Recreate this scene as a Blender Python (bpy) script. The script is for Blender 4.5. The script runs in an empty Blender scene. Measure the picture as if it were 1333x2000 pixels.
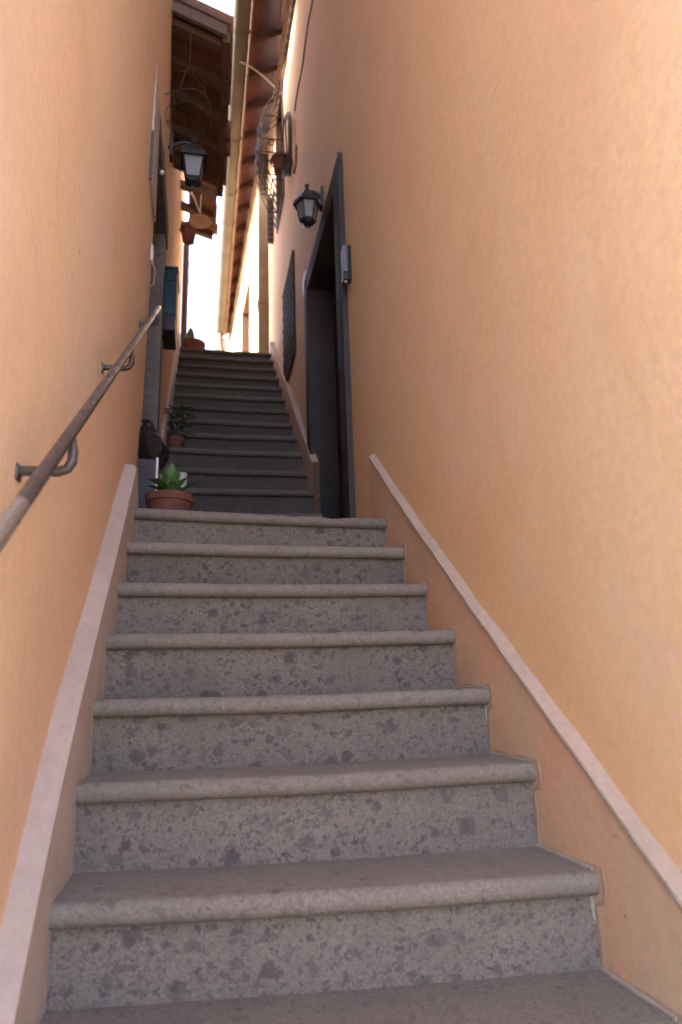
import bpy, bmesh, math, random
from mathutils import Vector, Matrix, noise
random.seed(7)
scene = bpy.context.scene
C = scene.collection

# ------------------------------------------------------------------ camera
cam_data = bpy.data.cameras.new('camera')
cam = bpy.data.objects.new('camera', cam_data)
C.objects.link(cam)
yaw, pitch, roll = math.radians(12.05), math.radians(14.78), math.radians(-1.813)
fwd = Vector((math.sin(yaw)*math.cos(pitch), math.cos(yaw)*math.cos(pitch), math.sin(pitch)))
rgt = Vector((math.cos(yaw), -math.sin(yaw), 0))
upv = rgt.cross(fwd)
r2 = rgt*math.cos(roll) + upv*math.sin(roll)
u2 = -rgt*math.sin(roll) + upv*math.cos(roll)
cam.matrix_world = Matrix(((r2.x, u2.x, -fwd.x, 0), (r2.y, u2.y, -fwd.y, 0), (r2.z, u2.z, -fwd.z, 0), (0, 0, 0, 1)))
cam_data.sensor_fit = 'VERTICAL'
cam_data.sensor_height = 36
cam_data.lens = 23.994
cam_data.clip_start = 0.02
cam_data.clip_end = 2000
cam_data.dof.use_dof = True
cam_data.dof.focus_distance = 2.0
cam_data.dof.aperture_fstop = 3.2
scene.camera = cam

# ------------------------------------------------------------------ sky, sun, exposure
to_sun = Vector((-.80, -.08, .55)).normalized()
world = bpy.data.worlds.new('World')
scene.world = world
world.use_nodes = True
wn = world.node_tree
wn.nodes.clear()
sky = wn.nodes.new('ShaderNodeTexSky')
sky.sky_type = 'NISHITA'
sky.sun_disc = False
sky.sun_elevation = math.asin(to_sun.z)
sky.sun_rotation = math.atan2(to_sun.x, to_sun.y)
sky.air_density = 1.0
sky.dust_density = 4.0
sky.ozone_density = 0.6
bg = wn.nodes.new('ShaderNodeBackground')
bg.inputs['Strength'].default_value = 0.15
wo = wn.nodes.new('ShaderNodeOutputWorld')
wn.links.new(sky.outputs[0], bg.inputs[0])
wn.links.new(bg.outputs[0], wo.inputs[0])
sun_data = bpy.data.lights.new('sun', 'SUN')
sun_data.energy = 0.8
sun_data.angle = math.radians(10)
sun_data.color = (1, .94, .85)
sun = bpy.data.objects.new('sun', sun_data)
C.objects.link(sun)
sun.rotation_euler = to_sun.to_track_quat('Z', 'Y').to_euler()
vs = scene.view_settings
vs.view_transform = 'Standard'
vs.look = 'None'
vs.exposure = 3.83
vs.gamma = 1.0
scene.render.engine = 'CYCLES'
scene.cycles.max_bounces = 10
scene.cycles.diffuse_bounces = 6
scene.cycles.sample_clamp_indirect = 6

# ------------------------------------------------------------------ materials
class NT:
    def __init__(s, name):
        s.m = bpy.data.materials.new(name)
        s.m.use_nodes = True
        s.t = s.m.node_tree
        s.b = s.t.nodes['Principled BSDF']
        s.pos = s.t.nodes.new('ShaderNodeNewGeometry').outputs['Position']
    def n(s, typ, **k):
        o = s.t.nodes.new(typ)
        for a, v in k.items():
            setattr(o, a, v)
        return o
    def l(s, a, b):
        s.t.links.new(a, b)
    def mapped(s, sc, loc=(0, 0, 0)):
        m = s.n('ShaderNodeMapping')
        m.inputs['Scale'].default_value = sc
        m.inputs['Location'].default_value = loc
        s.l(s.pos, m.inputs['Vector'])
        return m.outputs[0]
    def noise(s, scale, detail=4, rough=.6, vec=None, dist=0):
        o = s.n('ShaderNodeTexNoise')
        o.inputs['Scale'].default_value = scale
        o.inputs['Detail'].default_value = detail
        o.inputs['Roughness'].default_value = rough
        o.inputs['Distortion'].default_value = dist
        s.l(vec or s.pos, o.inputs['Vector'])
        return o.outputs['Fac']
    def ramp(s, fac, stops):
        o = s.n('ShaderNodeValToRGB')
        e = o.color_ramp.elements
        while len(e) < len(stops):
            e.new(.5)
        for x, (p, c) in zip(e, stops):
            x.position = p
            x.color = (c if isinstance(c, tuple) else (c, c, c)) + (1,)
        s.l(fac, o.inputs[0])
        return o.outputs[0]
    def mix(s, fac, a, b, mode='MIX'):
        o = s.n('ShaderNodeMix', data_type='RGBA', blend_type=mode)
        for sock, v in ((o.inputs[0], fac), (o.inputs[6], a), (o.inputs[7], b)):
            if isinstance(v, (int, float)):
                sock.default_value = v
            elif isinstance(v, tuple):
                sock.default_value = v + (1,)
            else:
                s.l(v, sock)
        return o.outputs[2]
    def math(s, op, a, b=0.0):
        o = s.n('ShaderNodeMath', operation=op)
        for sock, v in zip(o.inputs, (a, b)):
            if isinstance(v, (int, float)):
                sock.default_value = v
            else:
                s.l(v, sock)
        return o.outputs[0]
    def bump(s, h, strength, dist, prev=None):
        o = s.n('ShaderNodeBump')
        o.inputs['Strength'].default_value = strength
        o.inputs['Distance'].default_value = dist
        s.l(h, o.inputs['Height'])
        if prev:
            s.l(prev, o.inputs['Normal'])
        return o.outputs[0]
    def out(s, col=None, rough=.8, nrm=None, metal=0, spec=.3):
        if col is not None:
            if isinstance(col, tuple):
                s.b.inputs['Base Color'].default_value = col + (1,)
            else:
                s.l(col, s.b.inputs['Base Color'])
        if isinstance(rough, (int, float)):
            s.b.inputs['Roughness'].default_value = rough
        else:
            s.l(rough, s.b.inputs['Roughness'])
        s.b.inputs['Metallic'].default_value = metal
        s.b.inputs['Specular IOR Level'].default_value = spec
        if nrm:
            s.l(nrm, s.b.inputs['Normal'])
        return s.m

def stucco(name, a, b, c, grime=(.42, .27, .16), amt=.5, relief=1.0, crack=0.0, foot_tint=None):
    t = NT(name)
    big = t.noise(1.1, 4, .6)
    streak = t.noise(1.0, 3, .6, t.mapped((4, 4, .45)))
    col = t.mix(t.ramp(big, [(.36, 0.), (.64, 1.)]), a, b)
    col = t.mix(t.ramp(streak, [(.44, 0.), (.66, .8)]), col, c)
    gr = t.noise(2.7, 5, .7, t.mapped((1, 1, .8), (3, 1, 7)))
    col = t.mix(t.math('MULTIPLY', t.ramp(gr, [(.50, 0.), (.72, 1.)]), amt), col, grime)
    if foot_tint:                                     # deeper orange towards the foot of the wall, broken up by noise
        sep = t.n('ShaderNodeSeparateXYZ')
        t.l(t.pos, sep.inputs[0])
        d = t.math('ADD', t.math('SUBTRACT', sep.outputs[2], t.math('MULTIPLY', sep.outputs[1], .80)), 1.35)
        d = t.math('ADD', d, t.math('MULTIPLY', t.math('SUBTRACT', gr, .5), 2.2))
        col = t.mix(t.ramp(d, [(.10, .75), (.75, 0.)]), col, foot_tint)
    fine = t.noise(42, 3, .7)
    col = t.mix(t.ramp(fine, [(.32, .22), (.62, 0.)]), col, tuple(x*.72 for x in grime))
    sp = t.noise(46, 1, .5, t.mapped((1, 1, 1), (11, 4, 2)))
    col = t.mix(t.ramp(sp, [(.80, 0.), (.83, .6)]), col, (.2, .13, .09))
    if crack:
        v = t.n('ShaderNodeTexVoronoi', feature='DISTANCE_TO_EDGE')
        v.inputs['Scale'].default_value = 1.0
        wob = t.n('ShaderNodeTexNoise')
        wob.inputs['Scale'].default_value = 3.5
        wob.inputs['Detail'].default_value = 5
        t.l(t.pos, wob.inputs['Vector'])
        sc = t.n('ShaderNodeVectorMath', operation='SCALE'); sc.inputs['Scale'].default_value = .35
        t.l(wob.outputs['Color'], sc.inputs[0])
        ad = t.n('ShaderNodeVectorMath', operation='ADD')
        t.l(t.mapped((1.3, 1.9, .42), (0, .3, .1)), ad.inputs[0]); t.l(sc.outputs[0], ad.inputs[1])
        t.l(ad.outputs[0], v.inputs['Vector'])
        cr = t.ramp(v.outputs['Distance'], [(.0, 1.), (.010, 0.)])
        mask = t.ramp(t.noise(1.6, 2, .5, t.mapped((1, 1, 1), (2, 9, 4))), [(.48, 0.), (.60, crack)])
        col = t.mix(t.math('MULTIPLY', cr, mask), col, (.24, .15, .10))
    n1 = t.bump(fine, .40*relief, .004)
    n2 = t.bump(t.noise(11, 3, .62, t.mapped((1, 1.0, .7)), .35), .11*relief, .012, n1)
    n3 = t.bump(big, .16*relief, .05, n2)
    return t.out(col, .88, n3, spec=.15)

def peperino(name, base, base2, clast, specks=True, bumpy=.3):
    t = NT(name)
    info = t.n('ShaderNodeObjectInfo')
    off = t.n('ShaderNodeCombineXYZ')
    for q, f in zip(off.inputs, (37., 91., 53.)):
        t.l(t.math('MULTIPLY', info.outputs['Random'], f), q)
    ap = t.n('ShaderNodeVectorMath', operation='ADD')
    t.l(t.pos, ap.inputs[0]); t.l(off.outputs[0], ap.inputs[1])
    t.pos = ap.outputs[0]
    wob = t.noise(30, 3, .65)
    comb = t.n('ShaderNodeTexNoise')
    comb.inputs['Scale'].default_value = 34
    comb.inputs['Detail'].default_value = 4
    comb.inputs['Roughness'].default_value = .7
    t.l(t.pos, comb.inputs['Vector'])
    jit = t.n('ShaderNodeVectorMath', operation='SCALE')
    t.l(comb.outputs['Color'], jit.inputs[0])
    jit.inputs['Scale'].default_value = .05
    add = t.n('ShaderNodeVectorMath', operation='ADD')
    t.l(t.pos, add.inputs[0]); t.l(jit.outputs[0], add.inputs[1])
    def cells(scale, cut, radius, loc, soft=.42):
        v = t.n('ShaderNodeTexVoronoi')
        v.inputs['Scale'].default_value = scale
        v.inputs['Randomness'].default_value = 1
        m = t.n('ShaderNodeMapping')
        m.inputs['Location'].default_value = loc
        m.inputs['Scale'].default_value = (1, .8, 1.2)
        t.l(add.outputs[0], m.inputs['Vector'])
        t.l(m.outputs[0], v.inputs['Vector'])
        sep = t.n('ShaderNodeSeparateColor')
        t.l(v.outputs['Color'], sep.inputs[0])
        rad = t.math('MULTIPLY', t.math('SUBTRACT', sep.outputs[0], cut), radius/(1-cut))
        d = t.math('SUBTRACT', rad, v.outputs['Distance'])
        k = t.ramp(t.math('ADD', t.math('MULTIPLY', d, 4.), .5), [(.5-soft, 0.), (.5+soft, 1.)])
        return t.math('MULTIPLY', k, t.math('ADD', t.math('MULTIPLY', sep.outputs[1], .7), .3))
    col = t.mix(t.ramp(t.noise(6, 4, .65), [(.33, 0.), (.67, 1.)]), base, base2)
    grain = t.noise(170, 2, .75)
    col = t.mix(t.ramp(grain, [(.36, .55), (.62, 0.)]), col, tuple(x*.5 for x in base))
    col = t.mix(t.ramp(t.noise(95, 2, .7, t.mapped((1, 1, 1), (7, 7, 7))), [(.58, 0.), (.75, .35)]), col, tuple(min(1, x*1.5) for x in base))
    dark = t.mix(wob, tuple(x*.75 for x in clast), tuple(x*1.6 for x in clast))
    if specks:
        for sc, cut, rad, loc, am in ((150, .35, .50, (1, 8, 9), .55), (92, .32, .60, (1, 2, 9), .85), (50, .42, .60, (3, 5, 1), .88), (25, .68, .58, (0, 0, 0), .85)):
            col = t.mix(t.math('MULTIPLY', cells(sc, cut, rad, loc), am), col, dark)
    else:
        for sc, cut, rad, loc, am in ((130, .40, .50, (4, 2, 9), .6), (62, .48, .5, (1, 2, 9), .65), (34, .6, .5, (1, 7, 9), .5)):
            col = t.mix(t.math('MULTIPLY', cells(sc, cut, rad, loc), am), col, dark)
    stain = t.noise(2.4, 4, .65, t.mapped((1, 1, 1.4), (5, 5, 5)))
    col = t.mix(t.ramp(stain, [(.48, 0.), (.72, .5)]), col, tuple(x*.62 for x in base))
    tone = t.math('ADD', t.math('MULTIPLY', info.outputs['Random'], .24), .86)
    col = t.mix(1.0, col, tone, 'MULTIPLY')
    n1 = t.bump(grain, bumpy, .0025)
    n2 = t.bump(wob, .25, .007, n1)
    return t.out(col, .82, n2, spec=.25)

def plain(name, a, b=None, rough=.6, metal=0, scale=8, bump=.15, bdist=.004, spec=.3, stretch=(1, 1, 1)):
    t = NT(name)
    b = b or tuple(x*.7 for x in a)
    v = t.mapped(stretch)
    f = t.noise(scale, 5, .65, v)
    col = t.mix(t.ramp(f, [(.32, 0.), (.68, 1.)]), a, b)
    f2 = t.noise(scale*7, 3, .7, v)
    col = t.mix(t.ramp(f2, [(.3, .35), (.6, 0.)]), col, tuple(x*.6 for x in b))
    r = t.ramp(f, [(.3, max(0., rough-.12)), (.7, min(1., rough+.12))])
    return t.out(col, r, t.bump(f2, bump, bdist), metal, spec)

M = {}
M['stucco_r'] = stucco('stucco_orange', (.77, .57, .37), (.745, .525, .345), (.75, .575, .41), (.67, .455, .29), .5, foot_tint=(.72, .455, .25))
M['stucco_l'] = stucco('stucco_salmon', (.77, .55, .37), (.74, .51, .34), (.68, .53, .41), (.62, .43, .30), .55, crack=.2, foot_tint=(.71, .44, .28))
M['stucco_skirt'] = stucco('stucco_skirting', (.58, .40, .29), (.64, .33, .20), (.50, .40, .29), (.42, .34, .25), .8, 1.1)
M['stucco_far'] = stucco('stucco_yellow', (.70, .50, .29), (.66, .45, .25), (.62, .44, .27), (.5, .36, .2))
M['plinth'] = stucco('plinth_pink', (.47, .375, .335), (.445, .355, .318), (.425, .345, .315), (.34, .27, .23), .6)
M['ledge'] = stucco('ledge_pink', (.45, .34, .275), (.415, .31, .25), (.385, .30, .245), (.285, .225, .18), .8)
M['riser'] = peperino('stone_riser', (.206, .171, .150), (.172, .144, .131), (.062, .050, .054))
M['tread'] = peperino('stone_tread', (.232, .194, .168), (.20, .168, .148), (.09, .074, .072), specks=False)
M['riser_up'] = peperino('riser_shade_tint', (.11, .09, .083), (.095, .08, .077), (.044, .037, .04))  # riser stone darkened, canopy shade put into the colour
M['tread_up'] = peperino('tread_shade_tint', (.142, .118, .106), (.123, .104, .095), (.066, .055, .055), specks=False)  # tread stone darkened the same way for the shaded upper flight
M['mortar'] = plain('mortar', (.38, .34, .30), (.30, .26, .22), .9, scale=20, bump=.5)
M['endshade'] = plain('skirt_end_shade', (.14, .085, .06), (.11, .07, .05), .9, scale=12)  # dark tone standing for shade on the stucco skirting end
M['cementtan'] = plain('cement_tan', (.44, .33, .245), (.38, .29, .22), .9, scale=25, bump=.5)
M['slate'] = plain('door_surround', (.074, .058, .052), (.054, .043, .04), .8, scale=5, spec=.12)
M['doorleaf'] = plain('door_leaf', (.05, .04, .038), (.035, .03, .03), .45, scale=4, stretch=(1, 1, .2))
M['doorblue'] = plain('door_reveal', (.066, .058, .064), (.052, .046, .052), .7, scale=4, spec=.15)
M['iron'] = plain('wrought_iron', (.05, .04, .033), (.09, .06, .045), .55, metal=.4, scale=30)
M['lampmetal'] = plain('lantern_metal', (.03, .027, .03), (.05, .045, .048), .45, metal=.3, scale=20)
M['rail'] = plain('rail_paint', (.072, .052, .050), (.055, .040, .040), .34, scale=18, spec=.5)
M['railbare'] = plain('rail_worn', (.55, .53, .50), (.4, .38, .36), .32, metal=.85, scale=30)
M['copper'] = plain('gutter_copper', (.105, .085, .06), (.085, .07, .052), .65, metal=.25, scale=6, stretch=(1, .4, 1))
M['darkwood'] = plain('dark_wood', (.16, .085, .05), (.10, .055, .035), .8, scale=10, stretch=(1, 1, 1), bump=.4)
M['board'] = plain('soffit_board', (.25, .125, .07), (.17, .085, .05), .85, scale=9, stretch=(3, .5, 3), bump=.3)
M['greywood'] = plain('grey_wood', (.20, .155, .13), (.14, .105, .088), .85, scale=12, stretch=(.5, 3, 3), bump=.4)
M['redwood'] = plain('red_soffit', (.20, .08, .05), (.155, .065, .043), .8, scale=6, bump=.3)
M['redraft'] = plain('red_rafter', (.14, .058, .038), (.11, .047, .032), .8, scale=9, bump=.3)
M['tile'] = plain('roof_tile', (.42, .22, .14), (.26, .17, .13), .9, scale=11, bump=.4)
M['terra'] = plain('terracotta', (.19, .07, .047), (.12, .05, .04), .85, scale=16, bump=.2)
M['soil'] = plain('soil', (.05, .035, .025), None, .95, scale=40, bump=.8, bdist=.01)
M['leaf'] = plain('leaf_green', (.055, .125, .035), (.095, .19, .05), .5, scale=20, spec=.45)
M['leafdark'] = plain('leaf_grey', (.07, .085, .06), (.11, .125, .095), .6, scale=30)
M['cactus'] = plain('cactus_green', (.06, .13, .09), (.05, .10, .06), .6, scale=20)
M['bag'] = plain('bag_black', (.010, .009, .010), (.014, .013, .014), .34, scale=16, bump=.6, bdist=.015, spec=.3)
M['purple'] = plain('box_purple', (.07, .056, .08), (.055, .045, .066), .6, scale=10)
M['mail'] = plain('mailbox_teal', (.016, .055, .085), (.014, .045, .07), .5, scale=8)
M['maildark'] = plain('mailbox_dark', (.04, .03, .045), None, .5)
M['white'] = plain('white_plastic', (.72, .70, .70), (.62, .60, .6), .5, scale=9)
M['pale'] = plain('pale_panel', (.50, .44, .43), (.42, .38, .38), .6, scale=5)
M['black'] = plain('black_plastic', (.02, .02, .024), (.03, .03, .036), .4, scale=12)
M['bluegrey'] = plain('intercom_cover', (.16, .165, .23), (.13, .135, .19), .4, scale=12)
M['cable'] = plain('cable', (.06, .05, .045), None, .6, scale=30)
M['cablewhite'] = plain('cable_white', (.55, .45, .36), None, .6, scale=30)
M['dish'] = plain('lamp_enamel', (.55, .40, .26), (.48, .34, .22), .5, scale=10)
M['greystone'] = peperino('grey_jamb_stone', (.19, .165, .155), (.14, .125, .12), (.07, .06, .06), specks=True)
M['quoin'] = plain('quoin_stone', (.20, .165, .12), (.15, .125, .095), .9, scale=9, bump=.4)
M['browndoor'] = plain('brown_door', (.15, .085, .06), (.11, .065, .05), .6, scale=5, stretch=(1, 1, .2))
M['pipe'] = plain('pipe_brown', (.10, .062, .068), (.08, .05, .055), .55, scale=8)
M['winglass'] = plain('window_dark', (.03, .035, .04), (.02, .022, .025), .15, scale=3, bump=0)
M['ground'] = plain('ground_paving', (.30, .26, .22), (.24, .21, .18), .9, scale=2, bump=.4)
M['steel'] = plain('galvanised', (.45, .43, .42), (.38, .36, .35), .4, metal=.6, scale=12)

def glassmat():
    t = NT('frosted_glass')
    t.out((.36, .36, .39), .4, spec=.5)
    t.b.inputs['Transmission Weight'].default_value = .55
    return t.m
M['glass'] = glassmat()

# ------------------------------------------------------------------ mesh helpers
class MB:
    def __init__(s):
        s.v = []; s.f = []
    def add(s, vs_, fs):
        o = len(s.v)
        s.v += [Vector(p) for p in vs_]
        s.f += [tuple(i+o for i in f) for f in fs]
        return s
    def box(s, a, b, bev=0.0, rot=None):
        (x0, y0, z0), (x1, y1, z1) = a, b
        if bev <= 0:
            vv = [(x, y, z) for x in (x0, x1) for y in (y0, y1) for z in (z0, z1)]
            ff = [(0, 1, 3, 2), (4, 6, 7, 5), (0, 4, 5, 1), (2, 3, 7, 6), (0, 2, 6, 4), (1, 5, 7, 3)]
        else:
            bm = bmesh.new()
            bmesh.ops.create_cube(bm, size=1)
            for w in bm.verts:
                w.co = Vector((x0+(w.co.x+.5)*(x1-x0), y0+(w.co.y+.5)*(y1-y0), z0+(w.co.z+.5)*(z1-z0)))
            bmesh.ops.bevel(bm, geom=bm.edges[:], offset=bev, segments=2, affect='EDGES', profile=.6)
            bm.verts.index_update()
            vv = [w.co.copy() for w in bm.verts]
            ff = [tuple(w.index for w in f.verts) for f in bm.faces]
            bm.free()
        if rot:
            c = (Vector(a)+Vector(b))/2
            vv = [c + rot @ (Vector(p)-c) for p in vv]
        return s.add(vv, ff)
    def tube(s, pts, r, n=8, closed=False, cap=True):
        pts = [Vector(p) for p in pts]
        k = len(pts)
        rs = r if isinstance(r, (list, tuple)) else [r]*k
        vv, ff = [], []
        ref = None
        for i, p in enumerate(pts):
            if closed:
                d = pts[(i+1) % k]-pts[i-1]
            else:
                d = pts[min(i+1, k-1)]-pts[max(i-1, 0)]
            d.normalize()
            if ref is None:
                ref = d.orthogonal().normalized()
            ref = (ref - d*ref.dot(d))
            ref = ref.normalized() if ref.length > 1e-6 else d.orthogonal().normalized()
            w = d.cross(ref)
            for j in range(n):
                a = 2*math.pi*j/n
                vv.append(p + (ref*math.cos(a)+w*math.sin(a))*rs[i])
        for i in range(k if closed else k-1):
            for j in range(n):
                a, b = i*n+j, i*n+(j+1) % n
                c, d_ = ((i+1) % k)*n+(j+1) % n, ((i+1) % k)*n+j
                ff.append((a, b, c, d_))
        if cap and not closed:
            ff.append(tuple(range(n-1, -1, -1)))
            ff.append(tuple(range((k-1)*n, k*n)))
        return s.add(vv, ff)
    def lathe(s, c, prof, n=20, squash=1.0, phase=0):
        c = Vector(c); vv = []; ff = []
        k = len(prof)
        for r, z in prof:
            for j in range(n):
                a = 2*math.pi*j/n+phase
                vv.append(c+Vector((r*math.cos(a), r*squash*math.sin(a), z)))
        for i in range(k-1):
            for j in range(n):
                ff.append((i*n+j, i*n+(j+1) % n, (i+1)*n+(j+1) % n, (i+1)*n+j))
        ff.append(tuple(range(n-1, -1, -1)))
        ff.append(tuple(range((k-1)*n, k*n)))
        return s.add(vv, ff)
    def loft(s, rings, closed=True, caps=True):
        n = len(rings[0]); vv = [p for r in rings for p in r]; ff = []
        for i in range(len(rings)-1):
            for j in range(n if closed else n-1):
                ff.append((i*n+j, i*n+(j+1) % n, (i+1)*n+(j+1) % n, (i+1)*n+j))
        if caps and closed:
            ff.append(tuple(range(n-1, -1, -1)))
            ff.append(tuple(range((len(rings)-1)*n, len(rings)*n)))
        return s.add(vv, ff)
    def mesh(s, name, mat, smooth=None):
        c = Vector((0, 0, 0))
        if s.v:
            lo = Vector([min(p[i] for p in s.v) for i in range(3)])
            hi = Vector([max(p[i] for p in s.v) for i in range(3)])
            c = Vector(((lo.x+hi.x)/2, (lo.y+hi.y)/2, lo.z))
        me = bpy.data.meshes.new(name)
        me.from_pydata([p-c for p in s.v], [], s.f)
        bm = bmesh.new(); bm.from_mesh(me)
        bmesh.ops.recalc_face_normals(bm, faces=bm.faces[:])
        bm.to_mesh(me); bm.free()
        me.materials.append(M[mat])
        if smooth is not None:
            me.shade_smooth()
            me.set_sharp_from_angle(angle=math.radians(smooth))
        return me, c

WL = {}
def put(o, loc, parent):
    C.objects.link(o)
    WL[o] = Vector(loc)
    if parent is not None:
        o.parent = parent
        o.location = Vector(loc)-WL[parent]
    else:
        o.location = loc
    return o
def part(name, mb, mat, parent, smooth=35, label=None, kind=None):
    me, c = mb.mesh(name, mat, smooth)
    o = put(bpy.data.objects.new(name, me), c, parent)
    if label: o['label'] = label
    if kind: o['kind'] = kind
    return o
def inst(o, offset, parent):
    return put(bpy.data.objects.new(o.name.split('.')[0], o.data), WL[o]+Vector(offset), parent)
def tag(o, label, cat, group=None):
    o['label'] = label; o['category'] = cat
    if group: o['group'] = group
    return o
def thing(name, loc, label, cat, group=None):
    return tag(put(bpy.data.objects.new(name, None), loc, None), label, cat, group)
def lerp(a, b, t): return a+(b-a)*t
def interp(tab, x):
    if x <= tab[0][0]: return tab[0][1]
    for (a, u), (b, w) in zip(tab, tab[1:]):
        if x <= b: return u+(w-u)*(x-a)/(b-a)
    return tab[-1][1]
def nz(*p): return noise.noise(Vector(p))

# ------------------------------------------------------------------ ground
g = MB().add([(-400, -400, -.95), (400, -400, -.95), (400, 400, -.95), (-400, 400, -.95)], [(0, 1, 2, 3)])
gr = part('ground', g, 'ground', None)
gr['kind'] = 'structure'

# ------------------------------------------------------------------ staircases
RX, LX = .757, -.243
steps = [(-1, 1.02, .90, -.69), (0, 1.215, 1.10, -.518), (1, 1.41, 1.303, -.347), (2, 1.612, 1.52, -.169), (3, 1.795, 1.742, 0.0),
         (4, 1.953, 1.957, .173), (5, 2.162, 2.186, .348), (6, 2.368, 2.422, .523), (7, 2.561, 2.647, .694)]
TH = .043
def tread_slab(xl, xr, yl, yr, bl, br, z, seed, nseg=46):
    prof = []                                    # (depth from the front, height below the top)
    for k in range(9):
        a = math.pi*k/8
        prof.append((TH/2*(1-math.sin(a))*.9, -TH/2+TH/2*math.cos(a)))
    rings = []
    for i in range(nseg+1):
        t = i/nseg
        x, yf, yb = lerp(xl, xr, t), lerp(yl, yr, t), lerp(bl, br, t)
        w = nz(x*3.1, seed*7.7, 1)*.0035 + nz(x*17, seed*3.3, 5)*.0012
        h = nz(x*2.3, seed*5.1, 9)*.002-.0035*math.sin(math.pi*t)**2
        chip = .011*max(0., nz(x*11, seed*11.3, 3)-.40)/.3
        ring = []
        for q, (d, dz) in enumerate(prof):
            edge = 1 if 0 < q < 5 else .3
            ring.append(Vector((x, yf+d+w+chip*edge, z+dz+h-chip*.6*(1 if q < 3 else 0))))
        ring.append(Vector((x, yb, z-TH+h)))
        ring.append(Vector((x, yb, z+h)))
        rings.append(ring)
    return MB().loft(rings)
def riser_slab(xl, xr, yl, yr, z0, z1, seed):
    rings = []
    for i in range(13):
        t = i/12
        x = lerp(xl, xr, t); y = lerp(yl, yr, t)+nz(x*4, seed*3.7, 2)*.0025
        rings.append([Vector((x, y, z0)), Vector((x, y, z1)), Vector((x, y+.04, z1)), Vector((x, y+.04, z0))])
    return MB().loft(rings)
OH = .030
def build_flight(root, st, xl, xr, last_back, z_first, mt='tread', mr='riser'):
    for i, (n, yl, yr, z) in enumerate(st):
        if i+1 < len(st):
            bl, br = st[i+1][1]+OH+.02, st[i+1][2]+OH+.02
        else:
            bl = br = last_back
        part('tread', tread_slab(xl-.012, xr+.012, yl, yr, bl, br, z, n+3.3), mt, root, 50)
        zb = st[i-1][3]-.004 if i else z_first
        j = random.uniform(-.003, .003)
        part('riser', riser_slab(xl-.004, xr+.004, yl+OH, yr+OH+j, zb, z-TH+.004, n+1.7), mr, root, 30)
low = thing('stone_staircase', (.25, 1.0, -.94), 'lower flight of broad speckled grey stone steps with rounded nosings, nearest the viewer', 'staircase', 'stone staircases in the alley')
build_flight(low, steps, LX, RX, 2.95, -.94)
m = MB().box((LX-.2, 2.958, .60), (RX+.012, 3.895, .693))
part('landing', m, 'tread', low)
up_steps = [(108, 3.86, 3.86, .905), (109, 4.12, 4.12, 1.10)]
for k in range(12):
    up_steps.append((8+k, 4.38+.2391*k+random.uniform(-.012, .012), 4.37+.2391*k+random.uniform(-.012, .012), 1.331+.2195*k+random.uniform(-.006, .006)))
upp = thing('stone_staircase', (.25, 3.9, .69), 'upper flight of narrow stone steps with shade painted into the stone, beyond the door landing', 'staircase', 'stone staircases in the alley')
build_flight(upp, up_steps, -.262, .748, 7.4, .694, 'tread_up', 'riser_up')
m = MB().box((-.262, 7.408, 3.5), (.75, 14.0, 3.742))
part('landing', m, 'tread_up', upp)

# ------------------------------------------------------------------ stucco wall builder
def axis(a, b, step, extra):
    s = {round(a+(b-a)*i/max(1, round((b-a)/step)), 4) for i in range(max(1, round((b-a)/step))+1)}
    for e in extra:
        s = {v for v in s if abs(v-e) > step*.35 or v in (a, b)} | {round(e, 4)}
    return sorted(s)
def wall_sheet(xf, y0, y1, z0, z1, holes, depth, sgn, step=.07, amp=.004, seed=0):
    """Vertical sheet near a constant x, with door and window openings, backed by a closed body."""
    ys = axis(y0, y1, step, [h[i] for h in holes for i in (0, 1)])
    zs = axis(z0, z1, step*1.5, [h[i] for h in holes for i in (2, 3)])
    vv, ff = [], []
    for y in ys:
        for z in zs:
            k = 1.0
            for h in holes:
                d = max(h[0]-y, y-h[1], h[2]-z, z-h[3], 0)
                k = min(k, d/.2)
            vv.append(Vector((xf(y, z)+k*(nz(y*1.1+seed, z*1.1, 3)*amp+nz(y*5+seed, z*4, 8)*amp*.35), y, z)))
    n = len(zs)
    for i in range(len(ys)-1):
        for j in range(n-1):
            cy, cz = (ys[i]+ys[i+1])/2, (zs[j]+zs[j+1])/2
            if any(h[0] < cy < h[1] and h[2] < cz < h[3] for h in holes):
                continue
            ff.append((i*n+j, (i+1)*n+j, (i+1)*n+j+1, i*n+j+1))
    mb = MB().add(vv, ff)
    xb = xf(y0, z0)+sgn*depth
    a, b, c, d = (xf(y0, z0), y0, z0), (xf(y0, z1), y0, z1), (xb, y0, z1), (xb, y0, z0)
    e, f, g_, h_ = (xf(y1, z0), y1, z0), (xf(y1, z1), y1, z1), (xb, y1, z1), (xb, y1, z0)
    mb.add([a, b, c, d, e, f, g_, h_], [(0, 1, 2, 3), (4, 7, 6, 5), (1, 5, 6, 2), (3, 2, 6, 7)])
    return mb

# ------------------------------------------------------------------ right house
XR = .78
RY0 = -.10
rh = thing('stucco_house', (2.2, 3.5, -.95), 'orange stucco house on the right with a dark door and red eave', 'house')
door = (3.46, 4.50, .694, 2.95)
win = (5.32, 6.06, 2.86, 3.84)
win2 = (5.98, 6.55, 5.05, 6.5)
part('wall', wall_sheet(lambda y, z: XR, RY0, 7.66, -.95, 7.2, [door, win, win2], 3.2, 1, .075, .005, 2), 'stucco_r', rh, 60)
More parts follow.
